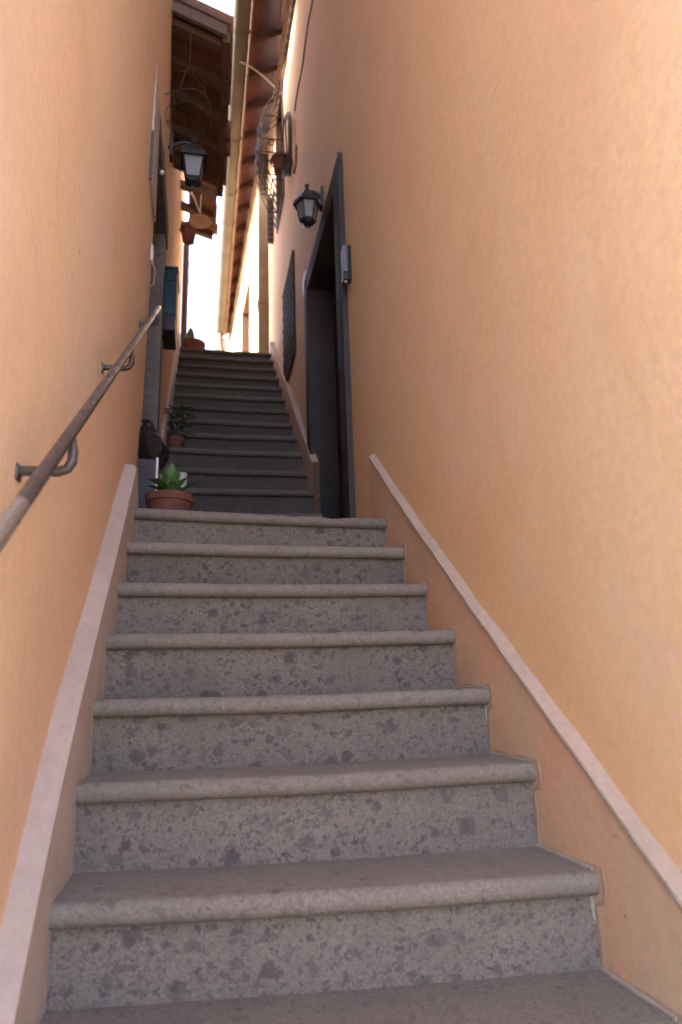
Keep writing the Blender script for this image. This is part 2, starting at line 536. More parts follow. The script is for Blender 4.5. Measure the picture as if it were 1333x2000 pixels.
# skirting beside the lower steps with its pale sloped ledge
sk = [(.15, -1.06), (.70, -.64), (1.066, -.336), (1.437, -.066), (2.05, .395), (2.60, .815), (2.881, 1.042)]
rings_f, rings_l, ru = [], [], []
N = 70
for i in range(N+1):
    y = lerp(.15, 2.881, i/N)
    zt = interp(sk, y)
    wv = nz(y*6, 1.5, 0)*.006+nz(y*19, 4, 0)*.003
    x = RX+nz(y*2.2, 8, 1)*.002
    rings_f.append([Vector((x+.05, y, -1.0)), Vector((x, y, -1.0)), Vector((x, y, zt-.24)), Vector((x, y, zt+wv)), Vector((x+.05, y, zt+wv))])
    chip = .016*max(0, nz(y*9, 6, 2)-.05)+.006*max(0, nz(y*31, 2, 2))
    z0 = zt+wv+.0015
    rings_l.append([Vector((x-.003+chip, y, z0-.010)), Vector((x-.003+chip, y, z0)), Vector((XR+.004, y, z0+.018+nz(y*7, 3, 3)*.005)), Vector((XR+.02, y, z0-.012))])
part('skirting', MB().loft(rings_f), 'stucco_skirt', rh, 50)
part('ledge_mortar', MB().loft([[Vector((r[1].x*0+RX-.0035, r[0].y, r[1].z-.012)), Vector((RX-.0035, r[0].y, r[1].z-.003)), Vector((RX+.02, r[0].y, r[1].z+.004)), Vector((RX+.02, r[0].y, r[1].z-.012))] for r in rings_l]), 'mortar', rh, 60)
part('skirting_ledge', MB().loft(rings_l), 'ledge', rh, 40, label='pale pink sloping ledge topping the skirting')
# mortar bead where the steps meet the skirting
for (n, yl, yr, z), nx in zip(steps[1:], steps[2:]+[(8, 0, 2.95, .9)]):
    mb = MB()
    pts = [(RX, yr+OH+.012, z-TH-.13), (RX, yr+OH+.004, z-TH-.004)]
    mb.tube([(a+nz(b*9, c*9, n)*.003, b, c) for a, b, c in pts], .006, 6)
    pts = [(RX+.001, lerp(yr+.02, nx[2]+OH, t/5), z+.001) for t in range(6)]
    mb.tube([(a+nz(b*30, c*9, n)*.004, b, c) for a, b, c in pts], .006, 6)
    part('mortar_joint', mb, 'mortar', rh, 60)
# cement filled in round each step end
for (n, yl, yr, z), nx in zip(steps[1:], steps[2:]+[(8, 0, 2.95, .9)]):
    w = .011
    out = []
    path = [(yr+OH, z-.172, -1, 0), (yr+OH, z-.12, -1, 0), (yr+OH, z-TH-.02, -1, 0), (yr, z-TH, -1, -1), (yr-.004, z-TH/2, -1.3, 0), (yr, z, -1, 1)]
    path += [(lerp(yr, nx[2]+OH, t), z, 0, 1) for t in (.3, .5, .7, .9)]
    rings = []
    for q, (py, pz, dy, dz) in enumerate(path):
        k = w*(1+.8*nz(py*25, pz*25, n))
        rings.append([Vector((RX-.0007, py, pz)), Vector((RX-.0007, py+dy*k, pz+dz*k)), Vector((RX+.003, py+dy*k, pz+dz*k)), Vector((RX+.003, py, pz))])
    part('cement_fillet', MB().loft(rings), 'cementtan', rh, 60)
# skirting beside the upper steps
rf, rl = [], []
for i in range(31):
    y = lerp(4.36, 7.05, i/30); zt = 1.50+(y-4.36)*.889
    w = nz(y*5, 2, 7)*.005
    rf.append([Vector((.748, y, zt-.6)), Vector((.748, y, zt+w)), Vector((.79, y, zt+w)), Vector((.79, y, zt-.6))])
    rl.append([Vector((.744, y, zt+w-.008)), Vector((.744, y, zt+w+.002)), Vector((.785, y, zt+w+.024)), Vector((.785, y, zt+w-.008))])
part('skirting', MB().loft(rf), 'stucco_skirt', rh, 50)
part('skirting_ledge', MB().loft(rl), 'ledge', rh, 40)
part('skirting_end_shade', MB().box((.7445, 4.352, .9), (.79, 4.3595, 1.525)), 'endshade', rh)  # thin dark cap painting shade onto the skirting's end face
# door in its dark surround
dr = part('door', MB().box((.955, 3.45, .70), (.99, 4.51, 2.97)), 'doorleaf', rh)
for a, b in ((3.50, 3.94), (4.02, 4.46)):
    for z0, z1 in ((.82, 1.55), (1.65, 2.85)):
        part('door_panel', MB().box((.944, a, z0), (.956, b, z1), .004), 'doorleaf', dr)
m = MB().box((.925, 3.99, 1.72), (.948, 4.03, 1.98), .004).tube([(.93, 4.01, 1.85), (.89, 4.01, 1.85), (.885, 4.01, 1.85), (.885, 3.93, 1.85)], .008)
part('handle', m, 'black', dr)
ds = part('door_surround', MB().box((.750, 3.30, .694), (.95, 3.462, 3.09), .004), 'slate', rh)
part('surround_jamb', MB().box((.750, 4.498, .694), (.95, 4.63, 3.09), .004), 'slate', ds)
part('surround_reveal', MB().box((.760, 4.488, .694), (.953, 4.497, 2.945)), 'doorblue', ds)
part('surround_lintel', MB().box((.751, 3.463, 2.945), (.95, 4.497, 3.089), .004), 'slate', ds)
part('surround_fillet', MB().box((.7485, 3.288, .694), (.779, 3.2995, 3.10)), 'doorblue', ds)
# barred window
w = part('window', MB().box((.90, 5.30, 2.84), (.93, 6.08, 3.86)), 'winglass', rh)
m = MB()
for a, b in (((.775, 5.30, 2.84), (.90, 5.32, 3.86)), ((.775, 6.06, 2.84), (.90, 6.08, 3.86)), ((.775, 5.32, 2.84), (.90, 6.06, 2.86)), ((.775, 5.32, 3.84), (.90, 6.06, 3.86))):
    m.box(a, b)
part('window_frame', m, 'slate', w)
for k in range(7):
    y = 5.33+.12*k
    part('grille_bar', MB().tube([(.770, y, 2.83), (.770, y, 3.87)], .008, 6), 'iron', w)
for k in range(9):
    z = 2.84+.128*k
    part('grille_bar', MB().tube([(.765, 5.30, z), (.765, 6.08, z)], .007, 6), 'iron', w)
for k in range(6):
    for q in range(8):
        cy, cz = 5.39+.12*k, 2.904+.128*q
        mb = MB().tube([(.767, cy+.035*math.cos(a*math.pi/5), cz+.035*math.sin(a*math.pi/5)) for a in range(10)], .005, 5, closed=True)
        if k == 0 and q == 0:
            r0 = part('grille_ring', mb, 'iron', w)
        else:
            inst(r0, (0, .12*k, .128*q), w)
# upper window frame behind the iron basket
w = part('window', MB().box((.86, 5.96, 5.03), (.88, 6.57, 6.52)), 'winglass', rh)
m = MB()
for a, b in (((.765, 5.94, 5.0), (.86, 5.98, 6.54)), ((.765, 6.55, 5.0), (.86, 6.59, 6.54)), ((.765, 5.98, 5.0), (.86, 6.55, 5.05)), ((.765, 5.98, 6.50), (.86, 6.55, 6.54))):
    m.box(a, b)
part('window_frame', m, 'browndoor', w)
# eave: sloping soffit boards, rafters, fascia, roof slab
ev = part('eave', MB().add([(.25, .3, 6.93), (.25, 12.6, 6.93), (1.0, 12.6, 7.46), (1.0, .3, 7.46), (.25, .3, 7.0), (.25, 12.6, 7.0), (1.0, 12.6, 7.53), (1.0, .3, 7.53)],
     [(0, 1, 2, 3), (4, 7, 6, 5), (0, 4, 5, 1), (3, 2, 6, 7), (0, 3, 7, 4), (1, 5, 6, 2)]), 'tile', rh)
sl = (7.46-6.93)/.75
def esz(x): return 6.93+(x-.25)*sl
k = 0
y = 1.3
while y < 12.4:
    mb = MB()
    for x0, x1 in ((.43, 1.0),):
        a = [(x0, y-.035, esz(x0)-.105), (x0, y+.035, esz(x0)-.105), (x0, y+.035, esz(x0)-.014), (x0, y-.035, esz(x0)-.014)]
        b = [(x1, q[1], q[2]+(x1-x0)*sl) for q in a]
        mb.loft([[Vector(q) for q in a], [Vector(q) for q in b]])
    part('rafter', mb, 'redraft', ev)
    for x0, x1 in ((.272, .50), (.505, .74), (.745, .98)):
        dz = random.uniform(-.004, .002)
        a = [(x0, y+.002, esz(x0)-.013+dz), (x0, y+.468, esz(x0)-.013+dz), (x0, y+.468, esz(x0)-.001), (x0, y+.002, esz(x0)-.001)]
        b = [(x1, q[1], q[2]+(x1-x0)*sl) for q in a]
        part('soffit_tile', MB().loft([[Vector(q) for q in a], [Vector(q) for q in b]]), 'redwood', ev)
    y += .47
part('fascia', MB().box((.402, 1.0, 6.74), (.425, 12.6, 6.925)), 'darkwood', ev)
# gutter
gu = []
gx, gz, gr_ = .305, 6.77, .092
def gut(y, rr=gr_):
    outer = [Vector((gx+rr*math.cos(a), y, gz+rr*math.sin(a))) for a in [math.pi+math.pi*i/10 for i in range(11)]]
    inner = [Vector((gx+(rr-.005)*math.cos(a), y, gz+(rr-.005)*math.sin(a))) for a in [2*math.pi-math.pi*i/10 for i in range(11)]]
    return outer+inner
gutter = part('gutter', MB().loft([gut(1.0), gut(12.0)]), 'copper', rh)
for y in (5.7, 7.15, 8.1, 8.75, 9.45, 10.2, 10.9, 11.5):
    part('gutter_bracket', MB().loft([gut(y-.012, gr_+.006), gut(y+.012, gr_+.006)]), 'copper', gutter)
part('downpipe', MB().tube([(gx, 11.9, 6.72), (gx, 11.9, 6.5), (.33, 11.92, 6.36), (.40, 11.95, 6.25), (.42, 11.95, 6.0), (.42, 11.95, 3.75)], .045, 10), 'copper', gutter)

# ------------------------------------------------------------------ far right house, sunlit
fh = thing('stucco_house', (2.0, 10.5, 3.7), 'sunlit yellow stucco house at the head of the stairs', 'house')
def xfar(y, z): return .665-.036*max(0, y-7.7)
fd = (8.75, 9.9, 3.74, 5.9)
part('wall', wall_sheet(xfar, 7.70, 13.6, 3.5, 7.15, [fd], 2.6, 1, .1, .012, 9), 'stucco_far', fh, 60)
q = part('quoin', MB().box((.655, 7.60, 3.5), (.80, 7.70, 6.98), .006), 'quoin', fh)
part('impost', MB().box((.640, 7.585, 4.72), (.795, 7.70, 4.76), .004).box((.648, 7.59, 4.66), (.795, 7.70, 4.715), .004), 'quoin', q)
d = part('door', MB().box((.70, 8.70, 3.74), (.74, 9.95, 5.95)), 'browndoor', fh)
part('door_frame', MB().box((.585, 9.86, 3.74), (.70, 9.93, 5.93)).box((.625, 8.72, 3.74), (.70, 8.78, 5.93)), 'browndoor', d)
# rough ragged plaster edge and cable hung under the eave
mb = MB()
mb.tube([(xfar(y, 0)-.012+nz(y*3, 1, 1)*.012, y, 6.55+(y-7.8)*.10-.12*abs(math.sin(y*2.1))) for y in [7.75+.12*i for i in range(42)]], .012, 6)
tag(part('sagging_cable', mb, 'cablewhite', None, 60), 'tan cable sagging along the sunlit yellow wall under the eave', 'cable')
tag(part('electric_box', MB().box((.565, 10.05, 5.02), (.60, 10.2, 5.25), .005), 'black', None), 'small dark box beside the brown door of the sunlit house', 'electric box')

# ------------------------------------------------------------------ left house
lh = thing('stucco_house', (-2.0, 3.5, -.95), 'salmon stucco house on the left with a stone doorway and wooden canopy', 'house')
def xl_near(y, z): return -.288+.0125*max(0, z-1)*min(1, max(0, (4.3-y)/.8))
ldoor = (3.17, 4.12, .694, 3.02)
part('wall', wall_sheet(xl_near, -.35, 7.7, -.95, 6.85, [ldoor], 3.2, -1, .075, .006, 31), 'stucco_l', lh, 60)
pl = [(.3, -1.28), (.8, -.83), (1.191, -.425), (1.362, -.232), (1.552, -.035), (2.06, .40), (2.62, .885), (2.70, .93)]
rp, rt = [], []
for i in range(61):
    y = lerp(.3, 2.66, i/60); zt = interp(pl, y)
    x = LX+.001+nz(y*2.6, 3, 3)*.003
    w = nz(y*3, 9, 9)*.003
    end = .0 if y < 2.6 else (y-2.6)*.4
    rp.append([Vector((-.32, y, -1.0)), Vector((x, y, -1.0)), Vector((x, y, zt+w-.014-end)), Vector((x-.012, y, zt+w-end)), Vector((-.32, y, zt+w+.006-end))])
# sloping far end of the plinth
for y, dz in ((2.72, -.16), (2.76, -.32)):
    x = LX+.001
    zt = .88+dz*.7
    rp.append([Vector((-.32, y, -1.0)), Vector((x, y, -1.0)), Vector((x, y, zt-.014)), Vector((x-.012, y, zt)), Vector((-.32, y, zt+.006))])
part('plinth', MB().loft(rp), 'plinth', lh, 40, label='pale pink plinth running up beside the steps')
# stone doorway
j = part('door_jamb', MB().box((-.60, 4.10, .70), (-.272, 4.26, 3.02), .006), 'greystone', lh, label='rough grey stone door jamb')
part('door_jamb', MB().box((-.60, 3.155, .70), (-.295, 3.18, 3.02)), 'greystone', lh)
part('door_lintel', MB().box((-.60, 3.16, 3.02), (-.262, 4.28, 3.20), .006), 'greystone', lh)
ld = part('door', MB().box((-.56, 3.18, .70), (-.52, 4.10, 3.02)), 'doorleaf', lh)
for a, b in ((3.22, 3.61), (3.66, 4.06)):
    part('door_panel', MB().box((-.522, a, .85), (-.51, b, 2.9), .004), 'doorleaf', ld)
# plinth beside the upper steps
rp = []
for i in range(31):
    y = lerp(4.30, 7.05, i/30); zt = 1.50+(y-4.36)*.90
    w = nz(y*4, 6, 2)*.008
    x = -.262+nz(y*3, 3, 8)*.004
    rp.append([Vector((-.32, y, zt-.7)), Vector((x, y, zt-.7)), Vector((x, y, zt+w-.014)), Vector((x-.008, y, zt+w)), Vector((-.32, y, zt+w+.01))])
part('plinth', MB().loft(rp), 'plinth', lh, 40)
def slopebox(x0, x1, y0, y1, d0, d1, zf):
    a = [(x0, y0, zf(x0)+d0), (x0, y1, zf(x0)+d0), (x0, y1, zf(x0)+d1), (x0, y0, zf(x0)+d1)]
    b = [(x1, y0, zf(x1)+d0), (x1, y1, zf(x1)+d0), (x1, y1, zf(x1)+d1), (x1, y0, zf(x1)+d1)]
    return MB().loft([[Vector(p) for p in a], [Vector(p) for p in b]])
# unseen eave above the picture, added on the left house to block overhead light
def czm(x): return 7.24-(x+.29)*.30
me_ = part('eave', slopebox(-3.4, .06, -.42, 4.9, .0, .07, lambda x: 7.24-(x+.29)*.30 if x > -1 else 7.3), 'tile', lh)
y = .42
while y < 4.8:
    part('rafter', slopebox(-.29, .02, y-.035, y+.035, -.10, -.002, czm), 'darkwood', me_)
    y += .47
# tiled wooden canopy over the stone doorway
cz0, cz1, cx0, cx1 = 4.36, 4.20, -.285, .125
def cz(x): return cz0+(cz1-cz0)*(x-cx0)/(cx1-cx0)
cn = part('canopy', slopebox(cx0, cx1+.005, 3.60, 5.02, .028, .055, cz), 'darkwood', lh, label='dark wooden canopy with curved tiles over the doorway')
bw = .136
for i in range(3):
    for a, b in ((3.60, 4.28), (4.285, 5.02)):
        part('soffit_board', slopebox(cx0+.004+bw*i, cx0+bw*(i+1), a, b, .006+random.uniform(-.004, .002), .027, cz), 'board', cn)
for y in (3.66, 3.94, 4.24, 4.55, 4.90):
    part('rafter', slopebox(cx0, cx1-.02, y-.035, y+.035, -.085, .002, cz), 'darkwood', cn)
part('edge_beam', MB().box((.075, 3.58, 4.125), (.128, 5.04, 4.205), .005), 'darkwood', cn)
part('fascia', slopebox(cx0, .10, 3.555, 3.583, -.055, .03, cz), 'greywood', cn)
part('fascia', slopebox(cx0, .12, 3.54, 3.60, .034, .062, cz), 'greywood', cn)
def barrel(x0, x1, y, z0, z1, r0, r1, up):
    rings = []
    for t in (0, .5, 1):
        x, z, r = lerp(x0, x1, t), lerp(z0, z1, t), lerp(r0, r1, t)
        o = [Vector((x, y-r*math.cos(a), z+up*r*.75*math.sin(a))) for a in [math.pi*i/8 for i in range(9)]]
        n = [Vector((x, y-(r-.013)*math.cos(a), z+up*(r-.013)*.75*math.sin(a))) for a in [math.pi-math.pi*i/8 for i in range(9)]]
        rings.append(o+n)
    return MB().loft(rings)
def tile_roof(parent, x_in, x_out, y0, y1, zf, pitch=.17):
    y = y0+.05
    first = None
    while y < y1-.02:
        jx = random.uniform(-.018, .018)
        part('roof_tile', barrel(x_in, x_out+jx, y, zf(x_in)+.10, zf(x_out)+.09, .075, .088, -1), 'tile', parent)
        if y+pitch/2 < y1:
            part('roof_tile', barrel(x_in, x_out+jx-.02, y+pitch/2, zf(x_in)+.115, zf(x_out)+.105, .07, .085, 1), 'tile', parent)
        y += pitch
tile_roof(cn, cx0, .155, 3.56, 5.06, cz)
# second, higher canopy further up
def cz2(x): return 5.30-(x+.25)*.3
c2 = part('canopy', slopebox(-.20, .085, 6.28, 7.02, .02, .045, cz2), 'darkwood', lh, label='farther small tiled canopy above the dish lamp')
for i in range(2):
    part('soffit_board', slopebox(-.20+.141*i, -.062+.141*i, 6.28, 7.02, .0, .019, cz2), 'board', c2)
for y in (6.32, 6.65, 6.98):
    part('rafter', slopebox(-.285, .07, y-.035, y+.035, -.07, -.001, cz2), 'darkwood', c2)
tile_roof(c2, -.20, .115, 6.26, 7.06, cz2)
# brown downpipe at the far corner
part('downpipe', MB().tube([(-.238, 7.45, 5.35), (-.238, 7.45, 3.76)], .038, 10), 'pipe', lh)

# ------------------------------------------------------------------ handrail
hr = thing('handrail', (-.25, 1.9, .9), 'brown painted round metal handrail climbing the left wall on brackets', 'handrail')
def rz(y): return .177+.733*(y-.783)
rpts = [(-.213, y, rz(y)) for y in [.45+i*.1 for i in range(26)]]
rail = part('rail', MB().tube(rpts, .0105, 14), 'rail', hr, 60)
part('rail_end', MB().tube([(-.213, y, rz(y)+.0005) for y in (.56, .70, .79, .855)], .0109, 14), 'railbare', rail, 60, label='worn shiny patch of the rail')
part('rail_end', MB().tube([(-.213, y, rz(y)+.0005) for y in (2.72, 2.84, 2.97)], .0109, 14), 'railbare', rail, 60)
for y in (1.09, 1.87, 2.78):
    z = rz(y)
    xw = xl_near(y, z)
    pts = [(xw-.01, y+.03, z-.044), (-.226, y+.03, z-.043), (-.213, y+.03, z-.038), (-.2065, y+.03, z-.025), (-.206, y+.03, z-.008), (-.210, y+.03, z+.008), (-.213, y+.03, z+.020)]
    b = part('bracket', MB().tube(pts,   .0088, 8), 'rail', hr, 60)
    part('wall_flange', MB().box((xw-.004, y+.016, z-.060), (xw+.004, y+.044, z-.034), .002), 'rail', b)

# ------------------------------------------------------------------ lanterns
def lantern(loc, arm_from, n, s, label):
    x, y, z = loc                               # centre of the top rim
    root = thing('wall_lantern', (x, y, z-.2*s), label, 'lantern', 'black wall lanterns')
    ph = math.pi/n if n == 4 else 0
    rt, rb, h = .098*s, .062*s, .185*s
    def ring(r, zz): return [Vector((x+r*math.cos(2*math.pi*i/n+ph), y+r*math.sin(2*math.pi*i/n+ph), zz)) for i in range(n)]
    T, B = ring(rt, z), ring(rb, z-h)
    fr = MB()
    for a, b in zip(T, B):
        fr.tube([a, b], .006*s, 6)
    for R in (T, B):
        fr.tube(R, .0065*s, 6, closed=True)
    cage = part('cage', fr, 'lampmetal', root, 50)
    for i in range(n):
        a, b, c, d = T[i], T[(i+1) % n], B[(i+1) % n], B[i]
        ctr = (a+b+c+d)/4
        inward = Vector((x, y, ctr.z))-ctr
        inward.normalize()
        q = [v+(ctr-v)*.06 for v in (a, b, c, d)]
        part('glass_pane', MB().loft([q, [v+inward*.003 for v in q]]), 'glass', cage, None)
    part('bulb', MB().lathe((x, y, z-.12*s), [(.004*s, -.04*s), (.022*s, -.02*s), (.026*s, .01*s), (.016*s, .045*s), (.012*s, .08*s)], 12), 'white', root, 60)
    roof = MB().lathe((x, y, z), [(.118*s, -.035*s), (.108*s, .006*s), (.085*s, .03*s), (.07*s, .062*s), (.04*s, .088*s), (.018*s, .10*s)], n, phase=ph)
    rf_ = part('roof', roof, 'lampmetal', root, 40)
    part('finial', MB().lathe((x, y, z+.098*s), [(.014*s, 0), (.024*s, .014*s), (.014*s, .028*s), (.01*s, .04*s), (.02*s, .056*s), (.017*s, .07*s), (.004*s, .078*s)], 12), 'lampmetal', rf_, 60)
    part('base', MB().lathe((x, y, z-h), [(.006*s, -.062*s), (.014*s, -.054*s), (.014*s, -.046*s), (.006*s, -.040*s), (.03*s, -.034*s), (.055*s, -.012*s), (.066*s, .0), (.062*s, .03*s)], n, phase=ph), 'lampmetal', root, 40)
    ax, ay, az = arm_from
    pts = []
    for i in range(9):
        t = i/8
        pts.append((lerp(ax, x, t), lerp(ay, y, t), lerp(az-.04*s, z+.105*s, t)+.03*s*math.sin(math.pi*t)))
    arm = part('arm', MB().tube(pts, [lerp(.022, .010, i/8)*s for i in range(9)], 8), 'lampmetal', root, 60)
    sg = 1 if ax > x else -1
    part('wall_plate', MB().box((min(ax, ax-sg*.02), ay-.04*s, az-.12*s), (max(ax, ax-sg*.02), ay+.04*s, az+.07*s), .005), 'lampmetal', arm)
    return root
lantern((.672, 3.94, 3.262), (XR+.002, 3.94, 3.325), 6, .84, 'small black lantern on a curved arm beside the dark door')
lantern((-.092, 3.72, 3.315), (xl_near(3.72, 3.4)+.026, 3.72, 3.40), 4, .94, 'larger black lantern with milky glass under the wooden canopy')

# ------------------------------------------------------------------ things on the right wall
ic = thing('intercom', (.75, 3.255, 2.19), 'black wall intercom with grey cover, right of the dark door', 'intercom')
b = part('body', MB().box((.735, 3.175, 2.17), (.781, 3.225, 2.385), .006), 'black', ic)
part('cover', MB().box((.7375, 3.2265, 2.19), (.765, 3.235, 2.375)), 'bluegrey', b)
part('cover', MB().box((.733, 3.166, 2.21), (.758, 3.1745, 2.375), .003), 'bluegrey', b)
part('button', MB().lathe((.75, 3.195, 2.158), [(.004, 0), (.007, .004), (.007, .012)], 10), 'white', b)
tag(part('house_number_plate', MB().box((.766, 4.675, 3.07), (.780, 4.80, 3.24), .003), 'white', None), 'small white plate on the wall left of the dark door', 'plate')
# iron flower basket under the upper window
fb = thing('flower_basket', (.66, 6.25, 5.0), 'bulging wrought iron window basket with scrolls high on the right wall', 'iron basket')
def belly(t): return .02+.235*math.sin(math.pi*min(1, max(0, t))**.85)
for k in range(6):
    y = 5.98+.096*k
    pts = [(.775-belly(t/14), y, 6.36-1.40*t/14) for t in range(15)]
    part('bar', MB().tube(pts, .0062, 6), 'iron', fb, 60)
for z in (4.985, 5.18, 5.40, 5.68, 5.98):
    d = belly((6.36-z)/1.40)
    part('hoop', MB().tube([(.778, 5.965, z), (.775-d, 5.97, z), (.775-d-.004, 6.22, z), (.775-d, 6.47, z), (.778, 6.475, z)], .008, 6), 'iron', fb, 60)
for cy, z, r in ((6.05, 5.55, .05), (6.25, 5.6, .055), (6.1, 5.1, .045), (6.25, 5.3, .05), (6.05, 5.82, .05), (6.35, 5.85, .05)):
    d = belly((6.36-z)/1.40)+.008
    part('scroll', MB().tube([(.775-d-.004, cy+r*(1-a/26)*math.cos(a*.55), z+r*(1-a/26)*math.sin(a*.55)) for a in range(22)], .006, 6), 'iron', fb, 60)
part('scroll', MB().tube([(.775-.06+.05*(1-a/26)*math.cos(a*.55), 5.97, 6.3+.07*(1-a/26)*math.sin(a*.55)) for a in range(22)], .006, 6), 'iron', fb, 60)

def pot(name, c, r, h, label, group=None, mat='terra', rim=True):
    root = thing(name, c, label, 'plant pot', group)
    prof = [(r*.66, 0), (r*.72, .004), (r*.93, h*.72)]
    prof += [(r*.93, h*.74), (r, h*.75), (r*1.02, h*.98), (r*.99, h), (r*.9, h), (r*.87, h*.86), (.001, h*.85)] if rim else [(r, h), (r*.92, h), (r*.9, h*.9), (.001, h*.89)]
    part('pot_body', MB().lathe(c, prof, 28), mat, root, 40)
    part('soil', MB().lathe((c[0], c[1], c[2]+h*.8), [(r*.5, 0), (r*.85, .0), (r*.86, h*.075), (r*.4, h*.11), (.001, h*.12)], 18), 'soil', root, 60)
    return root
wp = pot('flower_pot', (.70, 5.62, 4.97), .088, .17, 'small terracotta pot in an iron ring beside the bulging window basket')
part('holder_ring', MB().tube([(.70+.1*math.cos(a*math.pi/10), 5.62+.1*math.sin(a*math.pi/10), 5.09) for a in range(20)], .006, 6, closed=True).tube([(.78, 5.62, 5.09), (.79, 5.62, 5.09)], .006, 6)
     .tube([(.78, 5.62, 4.96), (.62, 5.62, 4.96), (.61, 5.62, 5.09)], .006, 6).tube([(.61+.045*(1-a/26)*math.cos(a*.5), 5.62, 5.30+.045*(1-a/26)*math.sin(a*.5)) for a in range(22)], .005, 6)
     .tube([(.61, 5.62, 5.09), (.655, 5.62, 5.2), (.655, 5.62, 5.30)], .005, 6), 'iron', wp, 60)
# coil of cable hung on the wall
cc = thing('cable_coil', (.76, 5.38, 4.6), 'loose coil of brown cable hung on the right wall by the pot', 'cable coil')
for i in range(5):
    pts = [(.755-.008*i+.02*math.sin(a*.3+i), 5.36+(.16+.012*i)*math.cos(a*math.pi/14), 5.02+(.27+.012*i)*math.sin(a*math.pi/14)+.01*i) for a in range(28)]
    part('loop', MB().tube(pts, .0075, 6, closed=True), 'iron', cc, 60)
part('tail', MB().tube([(.765, 5.25, 4.8), (.77, 5.22, 4.62), (.765, 5.14, 4.55), (.77, 5.06, 4.58), (.77, 5.02, 4.75)], .006, 6), 'cable', cc, 60)
# cables on the right wall
tag(part('wall_cable', MB().tube([(.772, lerp(5.1, 3.1, t/16)+.03*math.sin(t*.9), lerp(5.2, 5.35, t/16)+.03*math.sin(t*1.3)+(.0 if t < 1 else 0)) for t in range(17)], .006, 6), 'cable', None, 60),
    'thin dark cable leaving the coil and rising along the orange wall', 'cable')
rope = MB()
for ph in (0, math.pi):
    rope.tube([(.762+.012*math.cos(t*.9+ph), lerp(6.42, 4.2, t/60), lerp(6.58, 6.22, t/60)+.012*math.sin(t*.9+ph)) for t in range(61)], .012, 6)
tag(part('twisted_cable', rope, 'cable', None, 60), 'thick twisted dark cable running up from the iron basket', 'cable')
tag(part('wall_conduit', MB().tube([(.765, y, 6.46+.015*math.sin(y*5)) for y in [3.0+.2*i for i in range(24)]], .011, 6), 'cablewhite', None, 60), 'pale conduit along the top of the orange wall', 'conduit')
tag(part('white_cable', MB().tube([(lerp(.263, .775, t/12), 6.0+.05*t/12, lerp(6.70, 6.37, t/12)+.06*math.sin(math.pi*t/12)) for t in range(13)], .010, 6), 'cablewhite', None, 60),
    'pale cable bridging from the copper gutter to the orange wall', 'cable')
# dark open shutter below the basket
sh = thing('window_shutter', (.735, 6.98, 5.17), 'dark wooden shutter standing open on the right wall below the basket', 'shutter')
s_ = part('leaf', MB().box((.70, 6.985, 5.17), (.781, 7.02, 5.80), .004), 'browndoor', sh)
for k in range(8):
    part('slat', MB().box((.706, 6.975, 5.20+.073*k), (.778, 6.985, 5.255+.073*k), .002), 'browndoor', s_)
tag(part('white_rod', MB().tube([(.742, 7.04, 3.45), (.742, 7.04, 3.885), (.742, 7.05, 3.90)], .009, 8), 'steel', None, 60), 'thin pale metal rod standing at the top right end of the steps', 'rod')

# ------------------------------------------------------------------ things on the left wall
sp = thing('wall_panel', (-.255, 2.98, 2.36), 'pale grey flat panel fixed high on the salmon wall', 'panel')
b = part('board', MB().box((-.276, 2.80, 2.36), (-.258, 3.12, 3.02), .002), 'pale', sp)
part('lower_edge', MB().box((-.273, 2.794, 2.345), (-.256, 2.80, 2.62)), 'rail', b)
sl_ = thing('spot_lamp', (-.25, 3.16, 2.66), 'tiny white ball lamp on the left wall below the pale panel', 'lamp')
b = part('ball', MB().lathe((-.238, 3.145, 2.685), [(.003, -.012), (.010, -.008), (.012, 0), (.010, .008), (.003, .012)], 12), 'white', sl_, 60)
part('socket', MB().tube([(-.275, 3.145, 2.70), (-.24, 3.145, 2.70)], .012, 8), 'black', b)
db = thing('doorbell', (-.27, 3.13, 2.12), 'white doorbell with a thin loop of wire above the handrail end', 'doorbell')
part('plate', MB().box((-.276, 3.10, 2.12), (-.262, 3.15, 2.21), .003), 'white', db)
part('wire', MB().tube([(-.262, 3.14, 2.13), (-.25, 3.14, 2.08), (-.255, 3.145, 2.02), (-.27, 3.15, 2.0)], .003, 6), 'cablewhite', db)
mbx = thing('mailbox', (-.24, 4.5, 2.46), 'teal mailbox with a dark base on the left wall', 'mailbox')
b = part('body', MB().box((-.288, 4.36, 2.57), (-.197, 4.66, 2.925), .008), 'mail', mbx)
part('lid', MB().box((-.288, 4.35, 2.926), (-.190, 4.67, 2.942), .004), 'mail', b)
part('slot', MB().box((-.27, 4.352, 2.83), (-.215, 4.3595, 2.845)), 'black', b)
part('base', MB().box((-.288, 4.365, 2.45), (-.200, 4.655, 2.569), .004), 'maildark', mbx)
pot('flower_pot', (-.237, 4.52, 2.943), .045, .07, 'little terracotta pot standing on the teal mailbox')
# hanging wire ring
wr = thing('hanging_wire_ring', (-.13, 3.42, 3.3), 'rusty hanging basket frame of thin wire rings below the canopy', 'wire basket')
for z, r in ((3.40, .155), (3.335, .13), (3.60, .10)):
    part('ring', MB().tube([(-.125+r*math.cos(a*math.pi/14), 3.44+r*math.sin(a*math.pi/14), z+.012*math.sin(a*.9)) for a in range(28)], .0022, 5, closed=True), 'iron', wr, 60)
for k in range(3):
    a = k*math.pi*2/3+.3
    pts = [(-.125+r*math.cos(a), 3.44+r*math.sin(a), z) for r, z in ((.0, 4.22), (.004, 3.72), (.10, 3.60), (.155, 3.40), (.13, 3.335))]
    part('wire', MB().tube(pts, .0016, 5), 'iron', wr, 60)
